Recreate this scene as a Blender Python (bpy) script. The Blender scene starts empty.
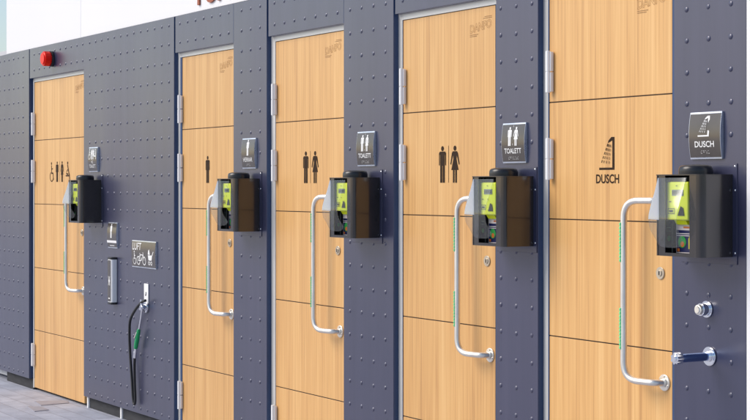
import bpy, bmesh, math, random
from mathutils import Vector, Matrix, noise
random.seed(7)
R = math.radians
S = bpy.context.scene
COL = S.collection

# ------------------------------------------------------------------ camera
TH = math.atan(955/1610)                       # angle between the view axis and the wall
cam_d = bpy.data.cameras.new('camera'); cam = bpy.data.objects.new('camera', cam_d); COL.objects.link(cam)
cam_d.sensor_fit = 'HORIZONTAL'; cam_d.sensor_width = 36.0
cam_d.lens = 36.0*1610/750
cam_d.shift_y = -24/750
cam_d.clip_start = .05; cam_d.clip_end = 3000
cam.location = (0, -3.965, 1.523)
cam.rotation_euler = (R(90), 0, R(90)-TH)
S.camera = cam

# ------------------------------------------------------------------ light
SUN_EL = R(40); SUN_AZ = R(214)                # azimuth clockwise from +Y
w = bpy.data.worlds.new('World'); S.world = w; w.use_nodes = True
nt = w.node_tree; nt.nodes.clear()
sky = nt.nodes.new('ShaderNodeTexSky'); sky.sky_type = 'NISHITA'; sky.sun_disc = False
sky.sun_elevation = SUN_EL; sky.sun_rotation = SUN_AZ; sky.dust_density = 1.6; sky.air_density = 1.0; sky.ozone_density = 1.0
bg = nt.nodes.new('ShaderNodeBackground'); bg.inputs['Strength'].default_value = 0.108
wo = nt.nodes.new('ShaderNodeOutputWorld')
nt.links.new(sky.outputs[0], bg.inputs[0]); nt.links.new(bg.outputs[0], wo.inputs[0])
sd = bpy.data.lights.new('sun', 'SUN'); sd.energy = 1.75; sd.angle = R(35); sd.color = (1, .92, .82)
sun = bpy.data.objects.new('sun', sd); COL.objects.link(sun)
sdir = Vector((math.sin(SUN_AZ)*math.cos(SUN_EL), math.cos(SUN_AZ)*math.cos(SUN_EL), math.sin(SUN_EL)))
sun.rotation_euler = sdir.to_track_quat('Z', 'Y').to_euler(); sun.location = (-8, -8, 8)
S.view_settings.view_transform = 'Standard'; S.view_settings.look = 'None'
S.view_settings.gamma = 1; S.view_settings.use_curve_mapping = False
S.view_settings.exposure = 0.58
S.cycles.max_bounces = 10; S.cycles.transparent_max_bounces = 16

# ------------------------------------------------------------------ materials
def mat(name, col, rough=.5, metal=0., coat=0., spec=.5, coat_rough=.1, emis=None, es=0):
    m = bpy.data.materials.new(name); m.use_nodes = True
    b = m.node_tree.nodes['Principled BSDF']
    b.inputs['Base Color'].default_value = (*col, 1); b.inputs['Roughness'].default_value = rough
    b.inputs['Metallic'].default_value = metal; b.inputs['Coat Weight'].default_value = coat
    b.inputs['Coat Roughness'].default_value = coat_rough; b.inputs['Specular IOR Level'].default_value = spec
    if emis: b.inputs['Emission Color'].default_value = (*emis, 1); b.inputs['Emission Strength'].default_value = es
    return m
def N(m, t, **kw):
    n = m.node_tree.nodes.new(t)
    for k, v in kw.items(): setattr(n, k, v)
    return n
def L(m, a, b): m.node_tree.links.new(a, b)
def ramp(m, stops):
    r = N(m, 'ShaderNodeValToRGB'); e = r.color_ramp.elements
    while len(e) < len(stops): e.new(.5)
    for x, (p, c) in zip(e, stops): x.position = p; x.color = (*c, 1) if len(c) == 3 else c
    return r
def coords(m, scale=(1, 1, 1), rnd=True):
    """world-metre coordinates, shifted at random per object so that repeats differ"""
    tc = N(m, 'ShaderNodeTexCoord'); mp = N(m, 'ShaderNodeMapping'); mp.inputs['Scale'].default_value = scale
    if rnd:
        oi = N(m, 'ShaderNodeObjectInfo'); mu = N(m, 'ShaderNodeMath', operation='MULTIPLY'); mu.inputs[1].default_value = 37
        L(m, oi.outputs['Random'], mu.inputs[0])
        ad = N(m, 'ShaderNodeVectorMath', operation='ADD')
        L(m, tc.outputs['Object'], ad.inputs[0]); L(m, mu.outputs[0], ad.inputs[1]); L(m, ad.outputs[0], mp.inputs[0])
    else: L(m, tc.outputs['Object'], mp.inputs[0])
    return mp.outputs[0]
def bsdf(m): return m.node_tree.nodes['Principled BSDF']
def vary(m, c0, c1, scale=(3, 3, 3), ns=1., detail=6, rough=None, bump=0, bscale=60):
    v = coords(m, scale); n = N(m, 'ShaderNodeTexNoise'); n.inputs['Scale'].default_value = ns; n.inputs['Detail'].default_value = detail
    L(m, v, n.inputs['Vector']); r = ramp(m, [(.3, c0), (.7, c1)]); L(m, n.outputs[0], r.inputs[0]); L(m, r.outputs[0], bsdf(m).inputs['Base Color'])
    if rough:
        mr = N(m, 'ShaderNodeMapRange'); mr.inputs['To Min'].default_value = rough[0]; mr.inputs['To Max'].default_value = rough[1]
        mr.inputs['From Min'].default_value = .3; mr.inputs['From Max'].default_value = .7
        L(m, n.outputs[0], mr.inputs[0]); L(m, mr.outputs[0], bsdf(m).inputs['Roughness'])
    if bump:
        tc = N(m, 'ShaderNodeTexCoord'); n2 = N(m, 'ShaderNodeTexNoise'); n2.inputs['Scale'].default_value = bscale
        L(m, tc.outputs['Object'], n2.inputs['Vector']); bp = N(m, 'ShaderNodeBump'); bp.inputs['Strength'].default_value = bump; bp.inputs['Distance'].default_value = .002
        L(m, n2.outputs[0], bp.inputs['Height']); L(m, bp.outputs[0], bsdf(m).inputs['Normal'])
    return m

M = {}
M['panel'] = vary(mat('panel_paint', (.1, .1, .14), .4, .2, .75, .55, .25), (.027, .033, .080), (.038, .040, .092), (1.2, 1.2, .5), 1.3, 8, (.30, .50), .22, 3.5)
def streaks(m):
    """faint run-off streaks and dust in the paint"""
    src = bsdf(m).inputs['Base Color'].links[0].from_socket
    n = N(m, 'ShaderNodeTexNoise'); n.inputs['Scale'].default_value = 1; n.inputs['Detail'].default_value = 8; n.inputs['Roughness'].default_value = .65
    L(m, coords(m, (14, 14, .7)), n.inputs['Vector']); r = ramp(m, [(.35, (.84, .85, .88)), (.62, (1.06, 1.04, 1.02)), (.78, (1.28, 1.22, 1.12))]); L(m, n.outputs[0], r.inputs[0])
    mx = N(m, 'ShaderNodeMix', data_type='RGBA', blend_type='MULTIPLY'); mx.inputs[0].default_value = 1
    L(m, src, mx.inputs[6]); L(m, r.outputs[0], mx.inputs[7]); L(m, mx.outputs[2], bsdf(m).inputs['Base Color'])
streaks(M['panel'])
M['navy'] = vary(mat('navy_tone', (.02, .035, .085), .45), (.022, .052, .135), (.030, .066, .165), (2, 2, 2), 2)
M['dark'] = vary(mat('dark_plinth', (.02, .022, .028), .8), (.014, .015, .02), (.035, .036, .042), (2, 2, 8), 4)
M['white'] = vary(mat('white_board', (.8, .79, .8), .5), (.77, .765, .78), (.80, .795, .81), (.5, .5, .5), 1)
M['frame'] = vary(mat('frame_steel', (.5, .5, .5), .4, .3), (.58, .575, .56), (.66, .655, .64), (3, 3, 1), 2, 6, (.3, .5))
M['hinge'] = vary(mat('hinge_steel', (.75, .75, .76), .35, .0), (.84, .84, .85), (.86, .86, .86), (3, 3, 1), 1, 2, (.34, .38))
M['render'] = vary(mat('side_cladding', (.6, .6, .6), .7), (.50, .51, .54), (.60, .60, .62))
M['chrome'] = vary(mat('brushed_steel', (.75, .74, .72), .3, .85), (.76, .73, .68), (.86, .83, .77), (20, 20, 6), 2, 4, (.30, .40))
M['lockmetal'] = mat('lock_metal', (.62, .55, .45), .35, .8)
M['polished'] = mat('polished_chrome', (.86, .87, .9), .07, 1.)
M['blue'] = mat('sky_tinted_chrome', (.24, .34, .58), .16, 1.)  # chrome with the blue sky reflection put into its base colour
M['alu'] = vary(mat('sign_aluminium', (.66, .70, .78), .3, .75), (.62, .66, .74), (.74, .78, .86), (9, 9, 9), 2, 4, (.22, .36))
M['signface'] = vary(mat('sign_face', (.07, .06, .055), .22, 0, .3), (.060, .052, .046), (.085, .072, .064), (6, 6, 6), 2)
M['signwhite'] = mat('sign_white', (.82, .82, .82), .4)
M['ink'] = vary(mat('brown_ink', (.06, .035, .02), .8, 0, 0, .15), (.030, .018, .011), (.050, .030, .018), (9, 9, 9), 3)
M['groove'] = mat('groove_dark', (.02, .012, .006), .8)
M['logo'] = mat('logo_line', (.36, .19, .065), .6)
M['hood'] = vary(mat('hood_paint', (.03, .027, .03), .3, .25, .55, .6, .05), (.016, .014, .015), (.030, .026, .029), (2, 2, 1.2), 3, 9, (.14, .24), .03, 20)
bsdf(M['hood']).inputs['IOR'].default_value = 1.6; bsdf(M['hood']).inputs['Coat IOR'].default_value = 1.45
M['black'] = mat('black_plastic', (.012, .013, .017), .3)
M['rubber'] = vary(mat('black_rubber', (.01, .01, .012), .45), (.008, .008, .01), (.018, .018, .02), (9, 9, 9), 3)
M['lime'] = vary(mat('lime_plastic', (.62, .78, .02), .4), (.80, .88, .02), (.86, .92, .035), (5, 5, 5), 2)
M['lcd'] = mat('lcd_grey', (.22, .27, .20), .15, 0, .5)
M['green'] = mat('green_plastic', (.008, .34, .11), .4)
M['glow'] = mat('green_strip', (.20, .86, .36), .5)
M['red'] = mat('red_lens', (.92, .012, .004), .35, 0, 0, .25)
M['rust'] = mat('rust_letters', (.34, .085, .035), .5)
M['card_blue'] = mat('card_navy', (.015, .02, .09), .3)
M['card_white'] = mat('card_white', (.7, .62, .6), .4)
M['card_green'] = mat('card_green', (.03, .32, .06), .4)
M['card_yellow'] = mat('card_yellow', (.7, .6, .05), .4)
M['card_orange'] = mat('card_orange', (.6, .16, .03), .4)
M['slab'] = vary(mat('dark_slab', (.2, .18, .2), .8), (.30, .29, .33), (.36, .345, .38), (5, 5, 5), 3)
M['slab2'] = vary(mat('foot_concrete', (.4, .4, .43), .8), (.42, .42, .46), (.6, .6, .64), (8, 8, 8), 3)

# wood laminate: fine vertical grain with broader bands
def wood():
    m = mat('oak_laminate', (.6, .36, .15), .42, 0, .12)
    v = coords(m, (1, 1, .014)); n1 = N(m, 'ShaderNodeTexNoise'); n1.inputs['Scale'].default_value = 90; n1.inputs['Detail'].default_value = 3; n1.inputs['Roughness'].default_value = .6
    L(m, v, n1.inputs['Vector'])
    v2 = coords(m, (1, 1, .03)); n2 = N(m, 'ShaderNodeTexNoise'); n2.inputs['Scale'].default_value = 14; n2.inputs['Detail'].default_value = 4
    L(m, v2, n2.inputs['Vector'])
    v3 = coords(m, (1.6, 1, .12)); n3 = N(m, 'ShaderNodeTexNoise'); n3.inputs['Scale'].default_value = 4; n3.inputs['Detail'].default_value = 2
    L(m, v3, n3.inputs['Vector'])
    mx = N(m, 'ShaderNodeMath', operation='MULTIPLY_ADD'); mx.inputs[1].default_value = .56; L(m, n1.outputs[0], mx.inputs[0])
    m2 = N(m, 'ShaderNodeMath', operation='MULTIPLY_ADD'); m2.inputs[1].default_value = .28; m2.inputs[2].default_value = 0; L(m, n2.outputs[0], m2.inputs[0])
    m3 = N(m, 'ShaderNodeMath', operation='MULTIPLY_ADD'); m3.inputs[1].default_value = .16; L(m, n3.outputs[0], m3.inputs[0]); L(m, m2.outputs[0], m3.inputs[2])
    L(m, m3.outputs[0], mx.inputs[2])
    r = ramp(m, [(.36, (.50, .262, .092)), (.45, (.63, .345, .122)), (.53, (.69, .395, .145)), (.64, (.76, .465, .190))])
    L(m, mx.outputs[0], r.inputs[0])
    oi = N(m, 'ShaderNodeObjectInfo'); mr = N(m, 'ShaderNodeMapRange'); mr.inputs['To Min'].default_value = .93; mr.inputs['To Max'].default_value = 1.05; L(m, oi.outputs['Random'], mr.inputs[0])
    hs = N(m, 'ShaderNodeHueSaturation'); L(m, mr.outputs[0], hs.inputs['Value']); L(m, r.outputs[0], hs.inputs['Color']); L(m, hs.outputs[0], bsdf(m).inputs['Base Color'])
    bp = N(m, 'ShaderNodeBump'); bp.inputs['Strength'].default_value = .08; bp.inputs['Distance'].default_value = .001
    L(m, n1.outputs[0], bp.inputs['Height']); L(m, bp.outputs[0], bsdf(m).inputs['Normal'])
    return m
M['wood'] = wood()

def paving():
    m = mat('paving', (.3, .3, .33), .8)
    v = coords(m, (1, 1, 1), False)
    br = N(m, 'ShaderNodeTexBrick'); br.inputs['Scale'].default_value = 1; br.inputs['Brick Width'].default_value = .42; br.inputs['Row Height'].default_value = .14
    br.inputs['Mortar Size'].default_value = .004; br.inputs['Mortar Smooth'].default_value = .2; br.inputs['Bias'].default_value = -.1
    br.inputs['Color1'].default_value = (.40, .42, .49, 1); br.inputs['Color2'].default_value = (.47, .49, .56, 1); br.inputs['Mortar'].default_value = (.33, .33, .38, 1)
    L(m, v, br.inputs['Vector'])
    n = N(m, 'ShaderNodeTexNoise'); n.inputs['Scale'].default_value = 5; n.inputs['Detail'].default_value = 10; n.inputs['Roughness'].default_value = .7
    L(m, v, n.inputs['Vector']); r = ramp(m, [(.3, (.72, .72, .74)), (.7, (1.12, 1.12, 1.13))]); L(m, n.outputs[0], r.inputs[0])
    mx = N(m, 'ShaderNodeMix', data_type='RGBA', blend_type='MULTIPLY'); mx.inputs[0].default_value = 1
    L(m, br.outputs[0], mx.inputs[6]); L(m, r.outputs[0], mx.inputs[7]); L(m, mx.outputs[2], bsdf(m).inputs['Base Color'])
    n2 = N(m, 'ShaderNodeTexNoise'); n2.inputs['Scale'].default_value = 90; L(m, v, n2.inputs['Vector'])
    ad = N(m, 'ShaderNodeMath', operation='MULTIPLY_ADD'); ad.inputs[1].default_value = -2.5; L(m, br.outputs[1], ad.inputs[0]); L(m, n2.outputs[0], ad.inputs[2])
    bp = N(m, 'ShaderNodeBump'); bp.inputs['Strength'].default_value = .5; bp.inputs['Distance'].default_value = .003
    L(m, ad.outputs[0], bp.inputs['Height']); L(m, bp.outputs[0], bsdf(m).inputs['Normal'])
    return m
M['paving'] = paving()

def plastic_sheet():
    m = bpy.data.materials.new('clear_visor'); m.use_nodes = True; t = m.node_tree; t.nodes.clear()
    tr = t.nodes.new('ShaderNodeBsdfTransparent'); tr.inputs[0].default_value = (.93, .95, .97, 1)
    gl = t.nodes.new('ShaderNodeBsdfGlossy'); gl.inputs['Roughness'].default_value = .12
    df = t.nodes.new('ShaderNodeBsdfTranslucent'); df.inputs[0].default_value = (.93, .95, .99, 1)
    d2 = t.nodes.new('ShaderNodeBsdfDiffuse'); d2.inputs[0].default_value = (.93, .95, .99, 1)
    lw = t.nodes.new('ShaderNodeLayerWeight'); lw.inputs[0].default_value = .12
    a = t.nodes.new('ShaderNodeMixShader'); a.inputs[0].default_value = .12; b = t.nodes.new('ShaderNodeMixShader'); b.inputs[0].default_value = HAZE
    c = t.nodes.new('ShaderNodeMixShader'); o = t.nodes.new('ShaderNodeOutputMaterial')
    k = t.nodes.link if False else t.links.new
    k(df.outputs[0], a.inputs[1]); k(d2.outputs[0], a.inputs[2]); k(tr.outputs[0], b.inputs[1]); k(a.outputs[0], b.inputs[2])
    c.inputs[0].default_value = .06; k(b.outputs[0], c.inputs[1]); k(gl.outputs[0], c.inputs[2]); k(c.outputs[0], o.inputs[0])
    return m
HAZE = .05
M['visor'] = plastic_sheet()
HAZE = .9
M['visor_side'] = plastic_sheet(); M['visor_side'].name = 'milky_visor_side'

# ------------------------------------------------------------------ mesh helpers
def bm_box(bm, x0, x1, y0, y1, z0, z1, bev=0, seg=2):
    t = bmesh.new(); bmesh.ops.create_cube(t, size=1)
    for v in t.verts: v.co = ((x0+x1)/2+v.co.x*(x1-x0), (y0+y1)/2+v.co.y*(y1-y0), (z0+z1)/2+v.co.z*(z1-z0))
    if bev: bmesh.ops.bevel(t, geom=t.edges[:], offset=bev, segments=seg, affect='EDGES', profile=.6)
    merge(bm, t)
def merge(bm, t, mtx=None):
    if mtx: bmesh.ops.transform(t, matrix=mtx, verts=t.verts)
    me = bpy.data.meshes.new('tmp'); t.to_mesh(me); t.free(); bm.from_mesh(me); bpy.data.meshes.remove(me)
def bm_prism(bm, pts, axis, a, b, bev=0):
    """pts: 2-D polygon, extruded along axis 'x' (pts=(y,z)), 'y' (pts=(x,z)) or 'z' (pts=(x,y)) from a to b"""
    def c(p, t):
        return {'x': (t, p[0], p[1]), 'y': (p[0], t, p[1]), 'z': (p[0], p[1], t)}[axis]
    t = bmesh.new(); va = [t.verts.new(c(p, a)) for p in pts]; vb = [t.verts.new(c(p, b)) for p in pts]; n = len(pts)
    t.faces.new(va); t.faces.new(vb[::-1])
    for i in range(n): t.faces.new((va[i], vb[i], vb[(i+1) % n], va[(i+1) % n]))
    bmesh.ops.recalc_face_normals(t, faces=t.faces)
    if bev: bmesh.ops.bevel(t, geom=t.edges[:], offset=bev, segments=1, affect='EDGES')
    merge(bm, t)
def bm_cyl(bm, p0, p1, r0, r1=None, seg=24, bev=0, caps=True):
    p0, p1 = Vector(p0), Vector(p1); d = p1-p0; r1 = r0 if r1 is None else r1
    t = bmesh.new(); bmesh.ops.create_cone(t, cap_ends=caps, segments=seg, radius1=r0, radius2=r1, depth=d.length)
    if bev:
        es = [e for e in t.edges if abs(abs(e.verts[0].co.z)-d.length/2) < 1e-6 and abs(e.verts[0].co.z-e.verts[1].co.z) < 1e-6]
        bmesh.ops.bevel(t, geom=es, offset=bev, segments=3, affect='EDGES')
    merge(bm, t, Matrix.Translation((p0+p1)/2) @ d.to_track_quat('Z', 'Y').to_matrix().to_4x4())
def bm_dome(bm, c, r, h, seg=8, rings=2, axis=Vector((0, -1, 0))):
    q = axis.to_track_quat('Z', 'Y'); vs = []; c = Vector(c)
    for k in range(rings):
        a = k/rings*math.pi/2; rr = r*math.cos(a); hh = h*math.sin(a)
        vs.append([bm.verts.new(c+q @ Vector((rr*math.cos(i*2*math.pi/seg), rr*math.sin(i*2*math.pi/seg), hh))) for i in range(seg)])
    top = bm.verts.new(c+q @ Vector((0, 0, h)))
    for k in range(rings-1):
        for i in range(seg): bm.faces.new((vs[k][i], vs[k][(i+1) % seg], vs[k+1][(i+1) % seg], vs[k+1][i]))
    for i in range(seg): bm.faces.new((vs[-1][i], vs[-1][(i+1) % seg], top))
def fillet(pts, rad, n=8):
    P = [Vector(p) for p in pts]; out = [P[0]]
    for i in range(1, len(P)-1):
        a = (P[i-1]-P[i]); b = (P[i+1]-P[i]); r = rad[i-1] if isinstance(rad, (list, tuple)) else rad
        if r <= 0: out.append(P[i]); continue
        ang = a.angle(b); t = min(r/math.tan(ang/2), a.length*.49, b.length*.49)
        A = P[i]+a.normalized()*t; B = P[i]+b.normalized()*t
        for k in range(n+1):
            u = k/n; out.append((1-u)**2*A + 2*u*(1-u)*P[i] + u*u*B)
    out.append(P[-1]); return out
def catmull(P, n=8):
    P = [Vector(p) for p in P]; Q = [2*P[0]-P[1]]+P+[2*P[-1]-P[-2]]; out = []
    for i in range(1, len(Q)-2):
        for k in range(n):
            t = k/n; a, b, c, d = Q[i-1:i+3]
            out.append(.5*((2*b)+(c-a)*t+(2*a-5*b+4*c-d)*t*t+(3*b-a-3*c+d)*t**3))
    out.append(P[-1]); return out
def bm_tube(bm, pts, r, seg=14, caps=True):
    P = [Vector(p) for p in pts]; n = len(P); up = None; rings = []
    for i in range(n):
        d = (P[min(i+1, n-1)]-P[max(i-1, 0)]).normalized()
        if up is None:
            up = Vector((0, 0, 1)) if abs(d.z) < .9 else Vector((1, 0, 0))
        up = (up-d*up.dot(d)).normalized(); s = d.cross(up); rr = r[i] if isinstance(r, list) else r
        rings.append([bm.verts.new(P[i]+rr*(math.cos(a)*up+math.sin(a)*s)) for a in [k*2*math.pi/seg for k in range(seg)]])
    for i in range(n-1):
        for k in range(seg): bm.faces.new((rings[i][k], rings[i][(k+1) % seg], rings[i+1][(k+1) % seg], rings[i+1][k]))
    if caps: bm.faces.new(rings[0][::-1]); bm.faces.new(rings[-1])
def link(name, bm, m, parent=None, smooth=None):
    bmesh.ops.recalc_face_normals(bm, faces=bm.faces) if smooth != 'keep' else None
    me = bpy.data.meshes.new(name); bm.to_mesh(me); bm.free()
    me.materials.append(M[m] if isinstance(m, str) else m)
    if smooth and smooth != 'keep':
        for p in me.polygons: p.use_smooth = True
        me.set_sharp_from_angle(angle=R(smooth))
    o = bpy.data.objects.new(name, me); COL.objects.link(o); o.parent = parent
    return o
def thing(name, label, cat, loc, group=None):
    o = bpy.data.objects.new(name, None); COL.objects.link(o); o.location = loc; o.empty_display_size = .1
    o['label'] = label; o['category'] = cat
    if group: o['group'] = group
    return o
def dup(o, parent):
    c = o.copy(); COL.objects.link(c); c.parent = parent
    return c

# --- flat drawing (x, z) used for symbols and letters; every piece sits a hair above the one before
class Flat:
    def __init__(s, y0=0., yf=None): s.bm = bmesh.new(); s.y = y0; s.k = 0; s.yf = yf
    def yy(s, x, z): return (s.yf(z) if s.yf else 0)+s.y-s.k*.00012
    def poly(s, pts):
        s.bm.faces.new([s.bm.verts.new((x, s.yy(x, z), z)) for x, z in pts]); s.k += 1
    def circle(s, cx, cz, r, n=20): s.poly([(cx+r*math.cos(i*2*math.pi/n), cz+r*math.sin(i*2*math.pi/n)) for i in range(n)])
    def ring(s, cx, cz, r, w, n=24, a0=0, a1=360):
        for i in range(n):
            a, b = R(a0+(a1-a0)*i/n), R(a0+(a1-a0)*(i+1)/n)
            s.bm.faces.new([s.bm.verts.new((cx+q*math.cos(t), s.yy(0, cz+q*math.sin(t)), cz+q*math.sin(t))) for q, t in ((r-w/2, a), (r+w/2, a), (r+w/2, b), (r-w/2, b))])
        s.k += 1
    def line(s, p, q, w):
        d = (Vector(q)-Vector(p)); n = Vector((-d.y, d.x)).normalized()*w/2; p, q = Vector(p), Vector(q)
        s.poly([p-n, q-n, q+n, p+n])
    def rect(s, x0, x1, z0, z1): s.poly([(x0, z0), (x1, z0), (x1, z1), (x0, z1)])
    def text(s, body, cx, z, h, width=None, bold=0.0):
        me = text_mesh(body, bold); xs = [v.co.x for v in me.vertices]; ys = [v.co.y for v in me.vertices]
        hh = max(ys)-min(ys); sc = h/hh; sx = sc if width is None else width/(max(xs)-min(xs)); mx = (max(xs)+min(xs))/2; my = min(ys)
        vs = [s.bm.verts.new((cx+(v.co.x-mx)*sx, s.yy(0, z+(v.co.y-my)*sc), z+(v.co.y-my)*sc)) for v in me.vertices]
        for p in me.polygons:
            try: s.bm.faces.new([vs[i] for i in p.vertices])
            except ValueError: pass
        s.k += 1
        bpy.data.meshes.remove(me)
    def man(s, cx, z, h):
        q = lambda pts: s.poly([(cx+x*h, z+y*h) for x, y in pts]); s.circle(cx, z+.925*h, .07*h)
        q([(-.13, .845), (.13, .845), (.175, .80), (.175, .47), (.135, .47), (.135, .76), (.115, .76), (.115, .46), (-.115, .46), (-.115, .76), (-.135, .76), (-.135, .47), (-.175, .47), (-.175, .80)])
        q([(-.115, .46), (-.012, .46), (-.012, 0), (-.115, 0)]); q([(.012, .46), (.115, .46), (.115, 0), (.012, 0)])
    def woman(s, cx, z, h):
        q = lambda pts: s.poly([(cx+x*h, z+y*h) for x, y in pts]); s.circle(cx, z+.925*h, .07*h)
        q([(-.10, .845), (.10, .845), (.075, .64), (.175, .34), (-.175, .34), (-.075, .64)])
        for k in (-1, 1):
            q([(k*.10, .845), (k*.145, .80), (k*.225, .50), (k*.185, .48), (k*.095, .74)])
            q([(k*.02, .34), (k*.095, .34), (k*.095, 0), (k*.02, 0)])
    def shower(s, x, z, sx, sz):
        q = lambda pts: s.poly([(x+a*sx, z+b*sz) for a, b in pts])
        q([(0, 0), (1, 0), (1, .07), (0, .07)]); q([(.86, .07), (1, .07), (1, 1), (.80, 1), (.62, .90), (.56, .82), (.74, .86), (.86, .90)])
        for j, (a, b) in enumerate(((.56, .12), (.62, .28), (.70, .46), (.78, .66))):
            for k in range(5):
                u0, u1 = k/5+.02*j, k/5+.13+.02*j
                pa = (a+(b-a)*u0, .80-.62*u0); pb = (a+(b-a)*u1, .80-.62*u1); s.line((x+pa[0]*sx, z+pa[1]*sz), (x+pb[0]*sx, z+pb[1]*sz), .032*sx)
    def wheelchair(s, cx, z, h):
        s.circle(cx-.06*h, z+.93*h, .07*h); s.line((cx-.06*h, z+.84*h), (cx-.03*h, z+.42*h), .08*h); s.line((cx-.04*h, z+.66*h), (cx+.16*h, z+.66*h), .05*h)
        s.line((cx-.06*h, z+.44*h), (cx+.17*h, z+.44*h), .07*h); s.line((cx+.17*h, z+.46*h), (cx+.25*h, z+.10*h), .07*h); s.ring(cx-.02*h, z+.27*h, .24*h, .05*h, 24, 120, 400)
    def bicycle(s, cx, z, h):
        for k in (-1, 1): s.ring(cx+k*.55*h, z+.32*h, .29*h, .07*h)
        s.line((cx-.55*h, z+.32*h), (cx-.2*h, z+.75*h), .06*h); s.line((cx-.2*h, z+.75*h), (cx+.38*h, z+.75*h), .06*h); s.line((cx+.55*h, z+.32*h), (cx+.33*h, z+.95*h), .06*h)
        s.line((cx, z+.32*h), (cx-.24*h, z+.88*h), .06*h); s.line((cx, z+.32*h), (cx+.38*h, z+.75*h), .06*h); s.line((cx-.55*h, z+.32*h), (cx, z+.32*h), .06*h)
    def pram(s, cx, z, h):
        s.poly([(cx-.38*h, z+.62*h), (cx+.30*h, z+.62*h), (cx+.20*h, z+.30*h), (cx-.28*h, z+.30*h)])
        s.poly([(cx-.38*h, z+.66*h), (cx-.06*h, z+.66*h), (cx-.20*h, z+1.0*h), (cx-.34*h, z+.90*h)])
        s.line((cx+.28*h, z+.60*h), (cx+.48*h, z+.86*h), .07*h)
        for k in (-.2, .15): s.ring(cx+k*h, z+.12*h, .10*h, .06*h)
    def changing(s, cx, z, h):
        s.circle(cx-.1*h, z+.90*h, .07*h); s.line((cx-.12*h, z+.82*h), (cx+.12*h, z+.34*h), .09*h); s.line((cx-.02*h, z+.62*h), (cx-.24*h, z+.48*h), .05*h)
        s.rect(cx-.36*h, cx+.10*h, z+.26*h, z+.32*h); s.circle(cx-.24*h, z+.40*h, .05*h); s.line((cx-.2*h, z+.37*h), (cx-.02*h, z+.37*h), .07*h); s.line((cx+.14*h, z+.36*h), (cx+.2*h, z+.02*h), .08*h)
    def braille(s, cx, z, n, p=.006):
        pat = [int(x) for x in '110101011011001110101100101110'] * 3
        for i in range(n):
            for c in range(2):
                for r_ in range(3):
                    if pat[i*6+c*3+r_]: s.circle(cx+(i-(n-1)/2)*p*2.2+c*p*.8, z+r_*p*.8, .0013, 6)
    def out(s, name, m, parent, loc=None):
        o = link(name, s.bm, m, parent, 'keep')
        if loc: o.location = loc
        return o
def text_mesh(body, bold=0.0):
    cu = bpy.data.curves.new('t', 'FONT'); cu.body = body; cu.resolution_u = 4; cu.offset = bold
    ob = bpy.data.objects.new('t', cu); me = bpy.data.meshes.new_from_object(ob)
    bpy.data.objects.remove(ob); bpy.data.curves.remove(cu); return me

# ------------------------------------------------------------------ ground
SLABS = ([(-11.13, -0.19), (-11.06, 0.03), (-10.92, -0.01), (-10.9, -0.22)], [(-10.9, -0.32), (-10.82, -0.24), (-10.65, -0.25), (-10.63, -0.36)])
GZ = -.016
bm = bmesh.new()
for x0, x1, y0, y1 in ((-400, 400, -400, 400),):
    bm.faces.new([bm.verts.new(p) for p in ((x0, y0, GZ), (x1, y0, GZ), (x1, y1, GZ), (x0, y1, GZ))])
g = link('paving', bm, 'paving'); g['kind'] = 'structure'
for pts in SLABS:
    bm = bmesh.new(); bm_prism(bm, pts, 'z', GZ-.03, GZ+.004)
    o = link('dark_paving', bm, 'slab'); o['kind'] = 'structure'

# ------------------------------------------------------------------ toilet building
WT = 2.556; LB = 2.334; PB = .066        # wall top, underside of lintels, underside of panels
ROW0, PITCH = 1.132, .1147
bld = thing('public_toilet_building', 'long building clad in studded blue grey metal panels with a white band on top', 'building', (-8.5, 0, 0))
bld.location = (0, 0, 0)
def rivets(bm, cols, zmin, zmax, xr=None):
    k0 = math.ceil((zmin+.03-ROW0)/PITCH); k = k0
    while ROW0+k*PITCH < zmax-.03:
        for x in cols: bm_dome(bm, (x+random.uniform(-.0015, .0015), .0003, ROW0+k*PITCH+random.uniform(-.0015, .0015)), random.uniform(.0100, .0114), random.uniform(.0034, .0046), 10, 3)
        k += 1
def cols(a, b, step=.1143):
    n = int(round((b-a)/step)); return [a+i*step for i in range(n+1)]
def panel(poly, riv):
    bm = bmesh.new(); bm_prism(bm, poly, 'y', 0, .027, .0012)
    for c, z0, z1 in riv: rivets(bm, c, z0, z1)
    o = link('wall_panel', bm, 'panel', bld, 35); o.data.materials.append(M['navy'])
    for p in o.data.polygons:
        if abs(p.normal.x) > .9 and p.area > .005: p.material_index = 1  # both side faces take the navy material instead of the panel's
    return o
def lshape(x0, xd, x1): return [(x0, LB), (xd, LB), (xd, PB), (x1, PB), (x1, WT), (x0, WT)]
# left end panel (runs out of the picture)
panel([(-13.2, PB), (-11.818, PB), (-11.818, WT), (-13.2, WT)], [(cols(-13.1, -11.90), PB, WT)])
panel(lshape(-11.80, -10.649, -9.093), [(cols(-10.535, -9.17, .1137), PB, WT), (cols(-11.70, -10.70), LB+.0, WT)])
panel(lshape(-9.073, -8.256, -7.840), [([-8.154, -8.038, -7.923], PB, WT), (cols(-9.006, -8.321), LB, WT)])
panel(lshape(-7.820, -6.991, -6.513), [([-6.929, -6.815, -6.701, -6.588], PB, WT), (cols(-7.750, -7.055, .1158), LB, WT)])
panel(lshape(-6.498, -5.668, -5.367), [([-5.634, -5.522, -5.411], PB, WT), (cols(-6.43, -5.735), LB, WT)])
panel(lshape(-5.350, -4.530, -4.154), [([-4.461, -4.346, -4.232], PB, WT), (cols(-5.28, -4.59), LB, WT)])
# hairline joints between lintel sheet and column sheet
for x in (-8.256, -6.991, -5.668, -4.530):
    bm = bmesh.new(); bm_box(bm, x-.0012, x+.0012, -.0006, .003, LB+.002, WT-.002); link('sheet_joint', bm, 'navy', bld)
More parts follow.
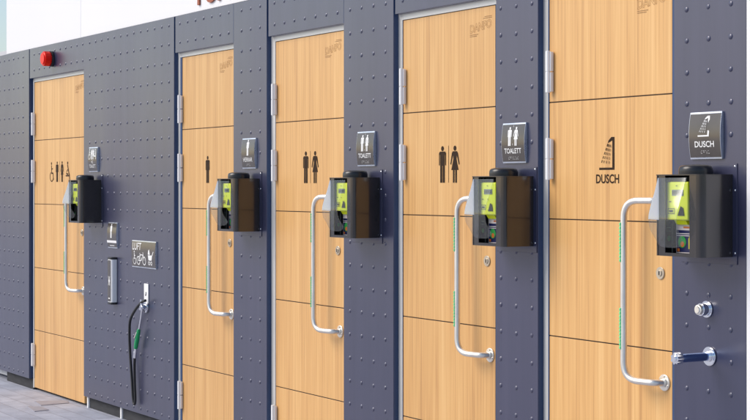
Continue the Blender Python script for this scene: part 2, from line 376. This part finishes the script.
# dark sub-frame seen in the gaps
bm = bmesh.new()
for a, b in ((-13.2, -11.776), (-10.70, -9.033), (-8.30, -7.80), (-7.03, -6.473), (-5.71, -5.328), (-4.57, -4.16)):
    bm_box(bm, a, b, .0275, .06, PB+.006, WT-.004)
for a, b in ((-11.80, -10.65), (-9.07, -8.25), (-7.82, -6.99), (-6.5, -5.67), (-5.35, -4.53)): bm_box(bm, a+.05, b-.06, .0285, .06, LB+.012, WT-.006)
link('sub_frame', bm, 'navy', bld)
DOORS = dict(A=(-11.776, -10.715), B=(-9.057, -8.30), C=(-7.787, -7.03), D=(-6.473, -5.71), E=(-5.331, -4.57))
PEDGE = dict(A=-11.818, B=-9.093, C=-7.840, D=-6.513, E=-5.367)
for k, (a, b) in DOORS.items():     # pale door frames: hinge jamb and head
    bm = bmesh.new(); p = PEDGE[k]
    bm_prism(bm, [(p+(.018 if k == 'A' else .001), 0), (a-.002, 0), (a-.002, 2.306), (b+.03, 2.306), (b+.03, 2.352), (p+.001, 2.352), (p+(.018 if k == 'A' else .001), 2.352)][::1], 'y', .0262, .0585, .001)
    link('door_frame', bm, 'frame', bld)
bm = bmesh.new(); bm_box(bm, -12.44, -11.80, .030, .3, GZ+.001, PB+.02); bm_box(bm, -11.80, -10.68, .062, .3, GZ+.001, .012)
bm_box(bm, -10.66, -9.06, .034, .3, GZ+.001, PB+.02)
for a, b in ((-8.27, -7.80), (-7.0, -6.48), (-5.68, -5.34), (-4.54, -4.10)): bm_box(bm, a, b, .034, .3, GZ+.001, PB+.02)
for k in 'BCDE': a, b = DOORS[k]; bm_box(bm, a-.03, b+.03, .062, .3, GZ+.001, .012)
link('plinth', bm, 'dark', bld)
for x in (-10.645, -10.03, -9.30, -8.25, -6.98):
    bm = bmesh.new(); bm_box(bm, x, x+.024, .022, .046, GZ, .085, .002); link('support_foot', bm, 'hinge', bld, 35)
# white band above
for a, b in ((-12.40, -10.7445), (-10.7415, -8.00), (-7.997, -6.00), (-5.997, -4.02)):
    bm = bmesh.new(); bm_box(bm, a, b, .012, .05, WT+.004, 3.55, .002); link('fascia_board', bm, 'white', bld)
bm = bmesh.new(); bm_box(bm, -12.40, -4.02, .052, 2.6, WT+.05, 3.60); bm_box(bm, -13.2, -4.10, .0615, 2.6, .013, WT+.048)
link('rear_walls', bm, 'render', bld)
f = Flat(.0); f.text('TOALETT', 0, 0, .19, 1.02, .004); t = f.bm
r = bmesh.ops.extrude_face_region(t, geom=t.faces[:]); bmesh.ops.translate(t, verts=[v for v in r['geom'] if isinstance(v, bmesh.types.BMVert)], vec=(0, -.01, 0))
o = link('fascia_lettering', t, 'rust', bld); o.location = (-8.30, .011, 2.592)
bm = bmesh.new(); bm_box(bm, -4.150, -4.02, -.004, .06, GZ, 3.55, .003); link('corner_post', bm, 'white', bld)

# ------------------------------------------------------------------ doors
JZ = [.4375, .9085, 1.3875, 1.8655]
cache = {}
def build_leaf(wd):
    bm = bmesh.new(); zs = [.004]+JZ+[2.3035]; g_ = .0022
    for i in range(5):
        bm_box(bm, 0, wd, 0, .03, zs[i]+(g_ if i else 0), zs[i+1]-(g_ if i < 4 else 0), .0012, 1)
    return bm
def hinge_mesh():
    bm = bmesh.new()
    for z0, z1 in ((0, .0845), (.0865, .171)): bm_cyl(bm, (0, 0, z0), (0, 0, z1), .0108, seg=20, bev=.0015)
    bm_cyl(bm, (0, 0, .002), (0, 0, .169), .0085, seg=12)
    bm_box(bm, .004, .016, .002, .0155, .004, .083, .001); bm_box(bm, .004, .016, .002, .0155, .088, .167, .001)
    return bm
def handle_mesh():
    z0, z1 = .79, 1.468
    p = fillet([(0, 0, z0), (-.012, -.045, z0), (-.15, -.073, z0), (-.15, -.073, z1), (-.012, -.045, z1), (0, 0, z1)], [.03, .075, .075, .03], 10)
    bm = bmesh.new(); bm_tube(bm, p, .0128, 20)
    return bm
def flange_mesh(z):
    bm = bmesh.new(); bm_cyl(bm, (0, 0, z), (0, -.006, z), .031, seg=28, bev=.002); bm_cyl(bm, (0, -.006, z), (0, -.012, z), .017, seg=20, bev=.002)
    for k in range(3):
        a = R(90+120*k); bm_cyl(bm, (.023*math.cos(a), -.006, z+.023*math.sin(a)), (.023*math.cos(a), -.009, z+.023*math.sin(a)), .0042, seg=10)
    return bm
def strip_mesh(z0, z1):
    bm = bmesh.new(); n = int((z1-z0)/.0125)
    bm_box(bm, -.0142, -.0115, -.005, .005, z0, z1)
    for i in range(n):
        z = z0+(i+.5)*(z1-z0)/n; bm_box(bm, -.0168, -.0140, -.0052, .0052, z-.0046, z+.0046, .0008, 1)
    bmesh.ops.rotate(bm, verts=bm.verts, cent=(0, 0, 0), matrix=Matrix.Rotation(R(62), 3, 'Z')); bmesh.ops.translate(bm, verts=bm.verts, vec=(-.15, -.073, 0))
    return bm
def lock_mesh():
    bm = bmesh.new(); bm_cyl(bm, (0, 0, 0), (0, -.005, 0), .0235, seg=28, bev=.0018); bm_cyl(bm, (0, -.005, 0), (0, -.0085, 0), .0125, seg=20, bev=.001)
    return bm
def slot_mesh():
    bm = bmesh.new(); bm_box(bm, -.0018, .0018, -.0102, -.0084, -.0075, .0075); return bm
def logo(parent, x, z, y):
    """outlined letters engraved in the laminate with two short rules under the start and over the end"""
    cu = bpy.data.curves.new('lg', 'FONT'); cu.body = 'DANFO'; cu.size = .062; cu.fill_mode = 'NONE'; cu.bevel_depth = .0006; cu.bevel_resolution = 0; cu.resolution_u = 3; cu.offset = .0012
    ob = bpy.data.objects.new('lg', cu); me = bpy.data.meshes.new_from_object(ob); bpy.data.objects.remove(ob)
    bm = bmesh.new(); bm.from_mesh(me); bpy.data.meshes.remove(me)
    xs = [v.co.x for v in bm.verts]; mx = (min(xs)+max(xs))/2; sx = .165/(max(xs)-min(xs))
    for v in bm.verts:
        X = (v.co.x-mx)*sx; v.co = (X, -v.co.z*.5, v.co.y*.80+X*.10)
    for a, b, zz in ((-.083, -.02, -.016), (-.083, -.03, -.023), (.02, .085, .050), (.03, .085, .057)):
        bm_box(bm, a, b, -.0006, .0006, zz-.0008, zz+.0008)
    o = link('engraved_logo', bm, 'logo', parent); o.location = (x, y, z); return o

proto = {}
def child(key, name, fn, m, parent, loc=(0, 0, 0), smooth=35, label=None):
    """first use builds the part, later uses are copies that share its mesh"""
    if key in proto: o = dup(proto[key], parent)
    else: o = proto[key] = link(name, fn(), m, parent, smooth)
    o.location = loc
    if label: o['label'] = label
    return o
DOOR_LABEL = dict(
    A='wide light oak door with wheelchair and people symbols, under the red beacon',
    B='light oak toilet door marked with a single standing man symbol',
    C='light oak toilet door with man and woman symbols standing next to the single man door',
    D='light oak toilet door with a large man and woman symbol beside the shower door',
    E='large light oak shower door in front with a shower symbol and the word DUSCH')
for k, (a, b) in DOORS.items():
    wd = b-a
    d = thing('oak_door', DOOR_LABEL[k], 'door', (a, .03, 0), 'oak doors along the wall'); d['kind'] = 'thing'
    child('leaf%.2f' % wd, 'door_leaf', lambda: build_leaf(wd), 'wood', d)
    bmg = lambda: (lambda q: (bm_box(q, .004, wd-.004, .002, .028, .01, 2.29), q)[1])(bmesh.new())
    child('core%.2f' % wd, 'door_core', bmg, 'groove', d)
    hx = PEDGE[k]-a+.056 - (.006 if k == 'A' else 0)
    for z in (.166, 1.548, 1.905): child('hinge', 'hinge', hinge_mesh, 'hinge', d, (hx-.001, -.0195, z))
    vis = dict(A=-10.649, B=-8.256, C=-6.991, D=-5.668, E=-4.530)[k]
    hx = vis-a-.085
    h = child('handle', 'pull_handle', handle_mesh, 'chrome', d, (hx, 0, 0), 60)
    child('fl0', 'flange', lambda: flange_mesh(.79), 'chrome', h); child('fl1', 'flange', lambda: flange_mesh(1.468), 'chrome', h)
    child('s0', 'green_strip', lambda: strip_mesh(.905, 1.062), 'glow', h); child('s1', 'green_strip', lambda: strip_mesh(1.235, 1.385), 'glow', h)
    lk = child('lock', 'lock', lock_mesh, 'lockmetal', d, (vis-a-.108, -.0002, 1.197)); child('slot', 'key_slot', slot_mesh, 'black', lk)
    logo(d, vis-a-.160, 2.205, -.0010)
    f = Flat(-.0008)
    if k == 'E':
        f.shower(0, 0, .094, .128); o = f.out('shower_symbol', 'ink', d, (-5.003-a, 0, 1.586))
        f = Flat(-.0008); f.text('DUSCH', 0, 0, .036, .142, .022); f.out('lettering', 'ink', d, (-4.952-a, 0, 1.533))
    elif k in 'CD':
        c = (-7.395 if k == 'C' else -6.083)-a
        f.man(-.050, 0, .167); f.out('man_symbol', 'ink', d, (c, 0, 1.538)); f = Flat(-.0008); f.woman(.052, 0, .167); f.out('woman_symbol', 'ink', d, (c, 0, 1.538))
        f = Flat(-.0008); f.rect(-.0015, .0015, 0, .167); f.out('divider', 'ink', d, (c, 0, 1.538))
    elif k == 'B':
        f.man(0, 0, .160); f.out('man_symbol', 'ink', d, (-8.668-a, 0, 1.541))
    else:
        for nm, fn in (('wheelchair_symbol', lambda f: f.wheelchair(-.175, 0, .145)), ('man_symbol', lambda f: f.man(-.06, 0, .150)), ('woman_symbol', lambda f: f.woman(.045, 0, .150)), ('divider', lambda f: f.rect(-.009, -.006, 0, .150)), ('changing_symbol', lambda f: f.changing(.175, 0, .150))):
            f = Flat(-.0008); fn(f); f.out(nm, 'ink', d, (-11.215-a, 0, 1.553))

# ------------------------------------------------------------------ curved signs
def sign(name, label, cx, zc, wd, ht, draw, group='curved signs on the metal wall', dep=.009, base=.008):
    s = thing(name, label, 'sign', (cx, 0, zc), group); hw, hh = wd/2, ht/2
    yf = lambda z: -(base+dep*(1-(z/hh)**2))
    prof = [(-.0005, -hh), (-.0005, hh)]+[(yf(hh-i*ht/14), hh-i*ht/14) for i in range(15)]
    bm = bmesh.new(); bm_prism(bm, prof, 'x', -hw, hw); link('frame', bm, 'alu', s, 30)
    bm = bmesh.new(); n = 16; z0, z1 = -hh+.006, hh-.006; rows = []
    for i in range(n+1):
        z = z0+(z1-z0)*i/n; rows.append([bm.verts.new((x, yf(z)-.0008, z)) for x in (-hw+.002, hw-.002)])
    for i in range(n): bm.faces.new((rows[i][0], rows[i][1], rows[i+1][1], rows[i+1][0]))
    for f_ in bm.faces: f_.normal_update()
    link('face', bm, 'signface', s, 60)
    draw(s, yf); return s
def sym(s, yf, name, fn):
    f = Flat(-.0016, yf); fn(f); f.out(name, 'signwhite', s)
def syms(s, yf, *prs):
    for name, fn in prs: sym(s, yf, name, fn)
def toalett(s, yf):
    syms(s, yf, ('man_symbol', lambda f: f.man(-.022, -.012, .080)), ('woman_symbol', lambda f: f.woman(.023, -.012, .080)), ('divider', lambda f: f.rect(-.0008, .0008, -.01, .075)))
    sym(s, yf, 'lettering', lambda f: (f.text('TOALETT', 0, -.044, .022, .120, .014)))
    sym(s, yf, 'braille', lambda f: f.braille(0, -.068, 6))
def dusch(s, yf):
    sym(s, yf, 'shower_symbol', lambda f: f.shower(-.033, -.004, .058, .074))
    sym(s, yf, 'lettering', lambda f: f.text('DUSCH', 0, -.042, .022, .100, .016)); sym(s, yf, 'braille', lambda f: f.braille(0, -.064, 4))
def herr(s, yf):
    sym(s, yf, 'man_symbol', lambda f: f.man(0, -.012, .088)); sym(s, yf, 'lettering', lambda f: f.text('HERRAR', 0, -.046, .023, .112, .006)); sym(s, yf, 'braille', lambda f: f.braille(0, -.068, 4))
def access(s, yf):
    syms(s, yf, ('wheelchair_symbol', lambda f: f.wheelchair(-.052, .000, .074)), ('man_symbol', lambda f: f.man(-.012, .0, .074)), ('woman_symbol', lambda f: f.woman(.018, .0, .074)), ('changing_symbol', lambda f: f.changing(.058, .0, .074)))
    syms(s, yf, ('lettering', lambda f: f.text('WC', 0, -.026, .018, .034, .006)), ('lettering', lambda f: f.text('TOALETT', 0, -.056, .022, .118, .006)))
def luft(s, yf):
    sym(s, yf, 'lettering', lambda f: f.text('LUFT', -.105, .026, .046, .140, .004))
    syms(s, yf, ('wheelchair_symbol', lambda f: f.wheelchair(-.140, -.068, .088)), ('bicycle_symbol', lambda f: f.bicycle(-.030, -.068, .086)), ('pram_symbol', lambda f: f.pram(.118, -.064, .100)))
def person(s, yf):
    sym(s, yf, 'person_symbol', lambda f: f.man(-.008, -.018, .094)); sym(s, yf, 'white_bar', lambda f: (f.rect(-.084, .084, -.050, -.034), f.rect(-.04, .04, -.070, -.066)))
SZ = 1.7035
sign('door_sign', 'dark curved sign with white wheelchair and people symbols beside the far wide door', -10.440, SZ, .164, .168, access)
sign('door_sign', 'dark curved sign with a single white man symbol above a payment box', -8.040, SZ, .164, .168, herr)
sign('door_sign', 'dark curved TOALETT sign above the middle payment box of the five', -6.755, SZ, .164, .168, toalett)
sign('door_sign', 'dark curved TOALETT sign between the large two people door and the shower door', -5.522, SZ, .164, .168, toalett)
sign('shower_sign', 'dark curved DUSCH sign with white shower symbol on the nearest column', -4.349, SZ, .164, .168, dusch)
sign('air_sign', 'wide dark LUFT sign with wheelchair, bicycle and pram symbols above the air hose', -9.550, 1.088, .390, .172, luft, dep=.005)
sign('person_sign', 'small curved sign with a white figure and white bar left of the LUFT sign', -10.083, 1.196, .164, .170, person)

# ------------------------------------------------------------------ payment boxes
BZ0, BZ1 = 1.274, 1.560; YF = -.150
side_pts = [(.100, YF), (.1135, -.143), (.1185, -.128), (.1200, -.09), (.1208, -.05), (.1205, -.001)]
def wallstrip(bm, pts, z0, z1, th=.003):
    n = len(pts); out = []
    for i in range(n):
        a = Vector(pts[max(i-1, 0)]); b = Vector(pts[min(i+1, n-1)]); d = (b-a).normalized(); out.append((pts[i][0]-d.y*-th, pts[i][1]+d.x*-th))
    bm_prism(bm, list(pts)+out[::-1], 'z', z0, z1)
def hood_mesh():
    bm = bmesh.new(); P = catmull([(x, y, 0) for x, y in side_pts], 4); P = [(p.x, p.y) for p in P]
    for sgn in (1, -1):
        wallstrip(bm, [(sgn*x, y) for x, y in P], BZ0, BZ1, .003*sgn)
        a, b = sorted((sgn*.064, sgn*.0995)); bm_box(bm, a, b, YF, YF+.003, BZ0, BZ1)
    bm_box(bm, -.064, .064, YF, YF+.003, BZ0, BZ0+.012)
    plan = [(x, y) for x, y in P]+[(-x, y) for x, y in P[::-1]]
    bm_prism(bm, [(x*.985, y*.985) for x, y in plan], 'z', BZ0+.0005, BZ0+.003)
    lip = [(x*1.025, y*1.025) for x, y in plan]
    bm_prism(bm, lip, 'z', BZ1, BZ1+.004, .0006)
    return bm
def inner_mesh():
    bm = bmesh.new(); bm_box(bm, -.108, .108, -.085, -.004, BZ0+.004, BZ1-.002); return bm
def cap_mesh():
    bm = bmesh.new(); P = [(.060, 0), (.0605, .010), (.060, .019), (.057, .027), (.050, .0315), (.038, .034), (.015, .0355), (.002, .0355)]; rings = []
    for rr, zz in P: rings.append([bm.verts.new((rr*math.cos(i*math.pi/24), rr*math.sin(i*math.pi/24), zz)) for i in range(48)])
    for i in range(len(P)-1):
        for j in range(48): bm.faces.new((rings[i][j], rings[i][(j+1) % 48], rings[i+1][(j+1) % 48], rings[i+1][j]))
    bm.faces.new(rings[0][::-1]); bm.faces.new(rings[-1])
    return bm
def plate_mesh():
    bm = bmesh.new(); bm_box(bm, -.145, .145, -.0035, -.0004, 1.247, 1.602, .0008, 1); return bm
def screw_mesh():
    bm = bmesh.new(); bm_dome(bm, (0, -.0035, 0), .0042, .0026, 10, 3); return bm
def term_mesh():
    bm = bmesh.new(); bm_box(bm, -.056, .056, -.136, -.086, 1.402, 1.538, .007, 3)
    bm_prism(bm, [(-.090, 1.402), (-.128, 1.408), (-.112, 1.386), (-.090, 1.386)], 'x', -.03, .03)
    return bm
def visor_profile():
    return catmull([(0, YF-.004, 1.552), (0, YF-.020, 1.500), (0, YF-.040, 1.445), (0, YF-.048, 1.405), (0, YF-.040, 1.365), (0, YF-.024, 1.330), (0, YF-.012, 1.305)], 4)
def visor_mesh():
    bm = bmesh.new(); P = visor_profile(); rows = []; x0, x1 = -.098, .050; n = 14
    for i, p in enumerate(P):
        row = []
        for j in range(n+1):
            u = j/n*2-1; x = (x0+x1)/2+u*(x1-x0)/2
            z = p.z
            if p.z < 1.375: z = 1.375-(1.375-p.z)*math.sqrt(max(0.05, 1-(.86*u)**4))
            row.append(bm.verts.new((x, p.y-.004*(1-u*u), z)))
        rows.append(row)
    for i in range(len(rows)-1):
        for j in range(n): bm.faces.new((rows[i][j], rows[i][j+1], rows[i+1][j+1], rows[i+1][j]))
    r = bmesh.ops.extrude_face_region(bm, geom=bm.faces[:]); bmesh.ops.translate(bm, verts=[v for v in r['geom'] if isinstance(v, bmesh.types.BMVert)], vec=(0, .0015, 0))
    return bm
def cheek_mesh(x):
    P = [p for p in visor_profile() if p.z > 1.395]; pts = [(p.y, p.z) for p in P]+[(YF+.020, 1.400), (YF-.002, 1.552)]
    bm = bmesh.new(); bm_prism(bm, pts, 'x', x-.0008, x+.0008); return bm
def box_unit(cx, label):
    b = thing('payment_box', label, 'payment terminal', (cx, 0, 0), 'payment boxes on the columns')
    h = child('hood', 'hood', hood_mesh, 'hood', b, smooth=30); child('inner', 'back_panel', inner_mesh, 'black', h)
    child('cap', 'round_cap', cap_mesh, 'black', b, (.016, -.078, BZ1+.004), 40)
    p = child('plate', 'mounting_plate', plate_mesh, 'navyplate', b)
    for x, z in ((.135, 1.592), (.135, 1.508), (.135, 1.288), (-.135, 1.592), (-.135, 1.288)): child('screw', 'screw', screw_mesh, 'polished', p, (x, 0, z))
    t = child('term', 'card_terminal', term_mesh, 'lime', b, (-.016, 0, 0), 40)
    child('lcd', 'screen', lambda: (lambda q: (bm_box(q, -.026, .034, -.1385, -.1355, 1.488, 1.510, .001, 1), q)[1])(bmesh.new()), 'lcd', t)
    def lcdlines():
        q = bmesh.new()
        for i in range(7): bm_box(q, -.022+i*.0078, -.0175+i*.0078, -.1392, -.1384, 1.492, 1.506)
        return q
    child('lcdl', 'screen_digits', lcdlines, 'black', t)
    def keys():
        f = Flat(-.1378)
        f.rect(-.046, -.012, 1.424, 1.426); f.rect(-.046, -.012, 1.442, 1.444); f.rect(-.046, -.044, 1.424, 1.444); f.rect(-.014, -.012, 1.424, 1.444); f.rect(-.040, -.020, 1.430, 1.438)
        f.poly([(.004, 1.418), (.040, 1.418), (.034, 1.446), (.020, 1.452)]); f.rect(-.040, -.028, 1.466, 1.469); f.rect(0, .006, 1.466, 1.469); f.rect(-.004, .004, 1.522, 1.525)
        return f.bm
    child('keys', 'keypad_print', keys, 'black', t, smooth='keep')
    c = child('card', 'instruction_card', lambda: (lambda q: (bm_box(q, -.062, .060, -.1015, -.086, 1.282, 1.390, .002, 1), q)[1])(bmesh.new()), 'card_blue', b)
    def flat(fn):
        def go():
            f = Flat(-.1022); fn(f); return f.bm
        return go
    child('c1', 'card_header', flat(lambda f: (f.rect(-.058, .057, 1.366, 1.387), f.rect(-.058, .057, 1.352, 1.355), f.rect(-.058, .020, 1.345, 1.348), f.rect(-.058, .057, 1.2845, 1.2875), f.rect(-.059, -.057, 1.286, 1.387))), 'card_white', c, smooth='keep')
    child('c2', 'green_dot', flat(lambda f: (f.circle(-.028, 1.324, .021))), 'card_green', c, (0, -.0004, 0), smooth='keep')
    child('c3', 'orange_dot', flat(lambda f: (f.circle(-.026, 1.316, .010), f.rect(-.054, -.040, 1.29, 1.301), f.rect(-.02, .03, 1.373, 1.379))), 'card_orange', c, (0, -.0010, 0), smooth='keep')
    child('c4', 'yellow_shape', flat(lambda f: (f.rect(.006, .046, 1.300, 1.338), f.circle(.026, 1.338, .017))), 'card_yellow', c, (0, -.0006, 0), smooth='keep')
    def side_panel():
        q = bmesh.new(); bm_box(q, -.108, -.068, -.112, -.084, 1.280, 1.400, .002, 1); return q
    sp = child('sp', 'button_panel', side_panel, 'black', b)
    child('s1_', 'panel_lines', (lambda: (lambda f: (f.rect(-.098, -.076, 1.372, 1.376), f.rect(-.098, -.076, 1.360, 1.3625), f.rect(-.0705, -.069, 1.285, 1.39), f)[-1].bm)(Flat(-.1128))), 'lcd', sp, smooth='keep')
    child('s2_', 'green_key', (lambda: (lambda f: (f.circle(-.086, 1.335, .010), f)[-1].bm)(Flat(-.1128))), 'card_green', sp, smooth='keep')
    v = child('visor', 'clear_visor', visor_mesh, 'visor', b, smooth=60)
    child('ck0', 'visor_side', lambda: cheek_mesh(-.0975), 'visor_side', v); child('ck1', 'visor_side', lambda: cheek_mesh(.0495), 'visor', v)
    return b
M['navyplate'] = M['panel']
for cx, lab in ((-10.430, 'farthest payment box beside the wide door, black hood with lime green card terminal'),
                (-8.043, 'payment box under the single man sign, black hood with lime terminal and clear visor'),
                (-6.757, 'middle payment box of the five, dark hood on the widest column'),
                (-5.5175, 'payment box under the sign left of the shower door, brown black hood with clear visor'),
                (-4.342, 'nearest payment box under the DUSCH sign, with curved dark hood and lime terminal')):
    box_unit(cx, lab)

# ------------------------------------------------------------------ push button and sky-tinted chrome tap on the near column
t = thing('push_button', 'chrome round push button on the near column above the sky-tinted rod tap', 'button', (-4.352, 0, 1.082))
bm = bmesh.new(); bm_cyl(bm, (0, -.0005, 0), (0, -.007, 0), .030, seg=36, bev=.002); bm_cyl(bm, (0, -.007, 0), (0, -.036, 0), .0225, seg=32, bev=.003); link('collar', bm, 'polished', t, 40)
bm = bmesh.new(); bm_cyl(bm, (0, -.036, 0), (0, -.050, 0), .0195, .0165, seg=32, bev=.005); link('button', bm, 'chrome', t, 40)
t = thing('rod_tap', 'chrome rod coloured with a blue sky reflection, with chrome flange and knob sticking out of the near column', 'tap', (-4.338, 0, .915))
bm = bmesh.new(); bm_cyl(bm, (0, -.0005, 0), (0, -.008, 0), .034, seg=40, bev=.0025); bm_cyl(bm, (0, -.008, 0), (0, -.02, 0), .019, seg=32, bev=.002); link('flange', bm, 'polished', t, 40)
bm = bmesh.new(); bm_cyl(bm, (0, -.018, 0), (0, -.140, 0), .0155, seg=32, bev=.001); link('rod', bm, 'blue', t, 40)
bm = bmesh.new(); n = 7
pts = []
for i in range(n*4):
    a = i/(n*4)*2*math.pi; rr = .0195+.0028*math.cos(a*n); pts.append((rr*math.cos(a), rr*math.sin(a)))
bm_prism(bm, pts, 'y', -.138, -.166, .001); bm_cyl(bm, (0, -.164, 0), (0, -.170, 0), .012, seg=20, bev=.002); link('knob', bm, 'polished', t, 30)

# ------------------------------------------------------------------ red beacon
t = thing('alarm_beacon', 'red round alarm beacon above the far wide door', 'beacon', (-11.295, 0, 2.448))
bm = bmesh.new(); bm_cyl(bm, (0, -.0005, 0), (0, -.018, 0), .056, seg=40, bev=.003); link('base', bm, 'dark', t, 40)
bm = bmesh.new(); bm_cyl(bm, (0, -.018, 0), (0, -.078, 0), .053, .050, seg=40, bev=.010)
for k in range(20):
    a = k*math.pi/10; bm_box(bm, .0515*math.cos(a)-.0018, .0515*math.cos(a)+.0018, -.066, -.02, .0515*math.sin(a)-.0018, .0515*math.sin(a)+.0018)
link('lens', bm, 'red', t, 40)

# ------------------------------------------------------------------ upright dispenser left of the air hose
t = thing('wall_dispenser', 'narrow upright aluminium box with black ends below the small figure sign', 'dispenser', (-10.062, 0, .896))
bm = bmesh.new(); bm_prism(bm, [(-.036, -.001), (.036, -.001), (.036, -.030), (.028, -.040), (-.028, -.040), (-.036, -.030)], 'z', -.142, .142, .0015); link('body', bm, 'hinge', t, 30)
bm = bmesh.new(); bm_box(bm, -.028, .024, -.0418, -.0398, -.136, .136); link('front_strip', bm, 'signface', t)
f = Flat(-.0424); f.circle(0, 0, .012); f.line((-.012, .03), (.012, -.03), .006); f.line((.012, .03), (-.012, -.03), .006); f.rect(-.012, .012, -.12, -.112); f.out('symbol', 'signwhite', t)
for s_ in (-1, 1):
    bm = bmesh.new(); bm_prism(bm, [(-.038, -.001), (.038, -.001), (.038, -.031), (.029, -.043), (-.029, -.043), (-.038, -.031)], 'z', s_*.142, s_*.156, .002); link('end_cap', bm, 'black', t, 30)

# ------------------------------------------------------------------ air hose outlet
t = thing('air_hose_outlet', 'steel air outlet plate with black hose and green handled inflator hanging below', 'air hose', (-9.520, 0, .8))
def T(*p): return (p[0]+9.520, p[1], p[2]-.8)
bm = bmesh.new(); bm_box(bm, -.034, .034, -.006, -.0005, -.020, .104, .0015); link('outlet_plate', bm, 'hinge', t, 35)
bm = bmesh.new(); bm_box(bm, -.005, .005, -.0075, -.0055, .030, .052); bm_box(bm, -.010, -.002, -.0078, -.0055, .026, .036); link('key_slot', bm, 'black', t)
bm = bmesh.new(); bm_cyl(bm, (.002, -.001, -.046), (.002, -.014, -.046), .034, seg=28, bev=.003); bm_cyl(bm, (.004, -.014, -.046), (.004, -.046, -.046), .020, seg=6, bev=.003)
bm_cyl(bm, (-.03, -.03, -.056), (.03, -.03, -.040), .013, seg=16, bev=.002); bm_cyl(bm, (.004, -.036, -.03), (.004, -.036, .004), .012, seg=16, bev=.002); link('coupling', bm, 'polished', t, 40)
bm = bmesh.new()
hp = catmull([T(-9.462, -.034, .802), T(-9.51, -.040, .788), T(-9.60, -.046, .735), T(-9.685, -.045, .665), T(-9.725, -.035, .58), T(-9.735, -.028, .47), T(-9.722, -.026, .36), T(-9.700, -.026, .24),
              T(-9.688, -.026, .165), T(-9.672, -.026, .128), T(-9.655, -.026, .132), T(-9.648, -.027, .17), T(-9.655, -.028, .26), T(-9.655, -.030, .36), T(-9.643, -.032, .43)], 8)
bm_tube(bm, hp, .0085, 14); link('hose', bm, 'rubber', t, 60)
bm = bmesh.new(); bm_tube(bm, [T(-9.644, -.032, .425), T(-9.632, -.033, .465)], .011, 14); bm_tube(bm, [T(-9.632, -.033, .46), T(-9.624, -.033, .492)], .010, 14); link('hose_connector', bm, 'polished', t, 60)
bm = bmesh.new(); bm_tube(bm, [T(-9.574, -.034, .60), T(-9.530, -.036, .69), T(-9.505, -.04, .745)], .006, 12); link('nozzle', bm, 'polished', t, 60)
bm = bmesh.new(); bm_tube(bm, catmull([T(-9.626, -.033, .485), T(-9.610, -.034, .520), T(-9.590, -.034, .565), T(-9.568, -.034, .615)], 6), [.010, .012, .0125, .013, .0135, .0135, .014, .014, .014, .014, .014, .014, .0135, .013, .013, .0125, .012, .011, .008], 16)
link('inflator_grip', bm, 'green', t, 60)
bm = bmesh.new(); bm_tube(bm, [T(-9.580, -.046, .592), T(-9.602, -.052, .555)], .004, 8); link('trigger', bm, 'chrome', t, 60)
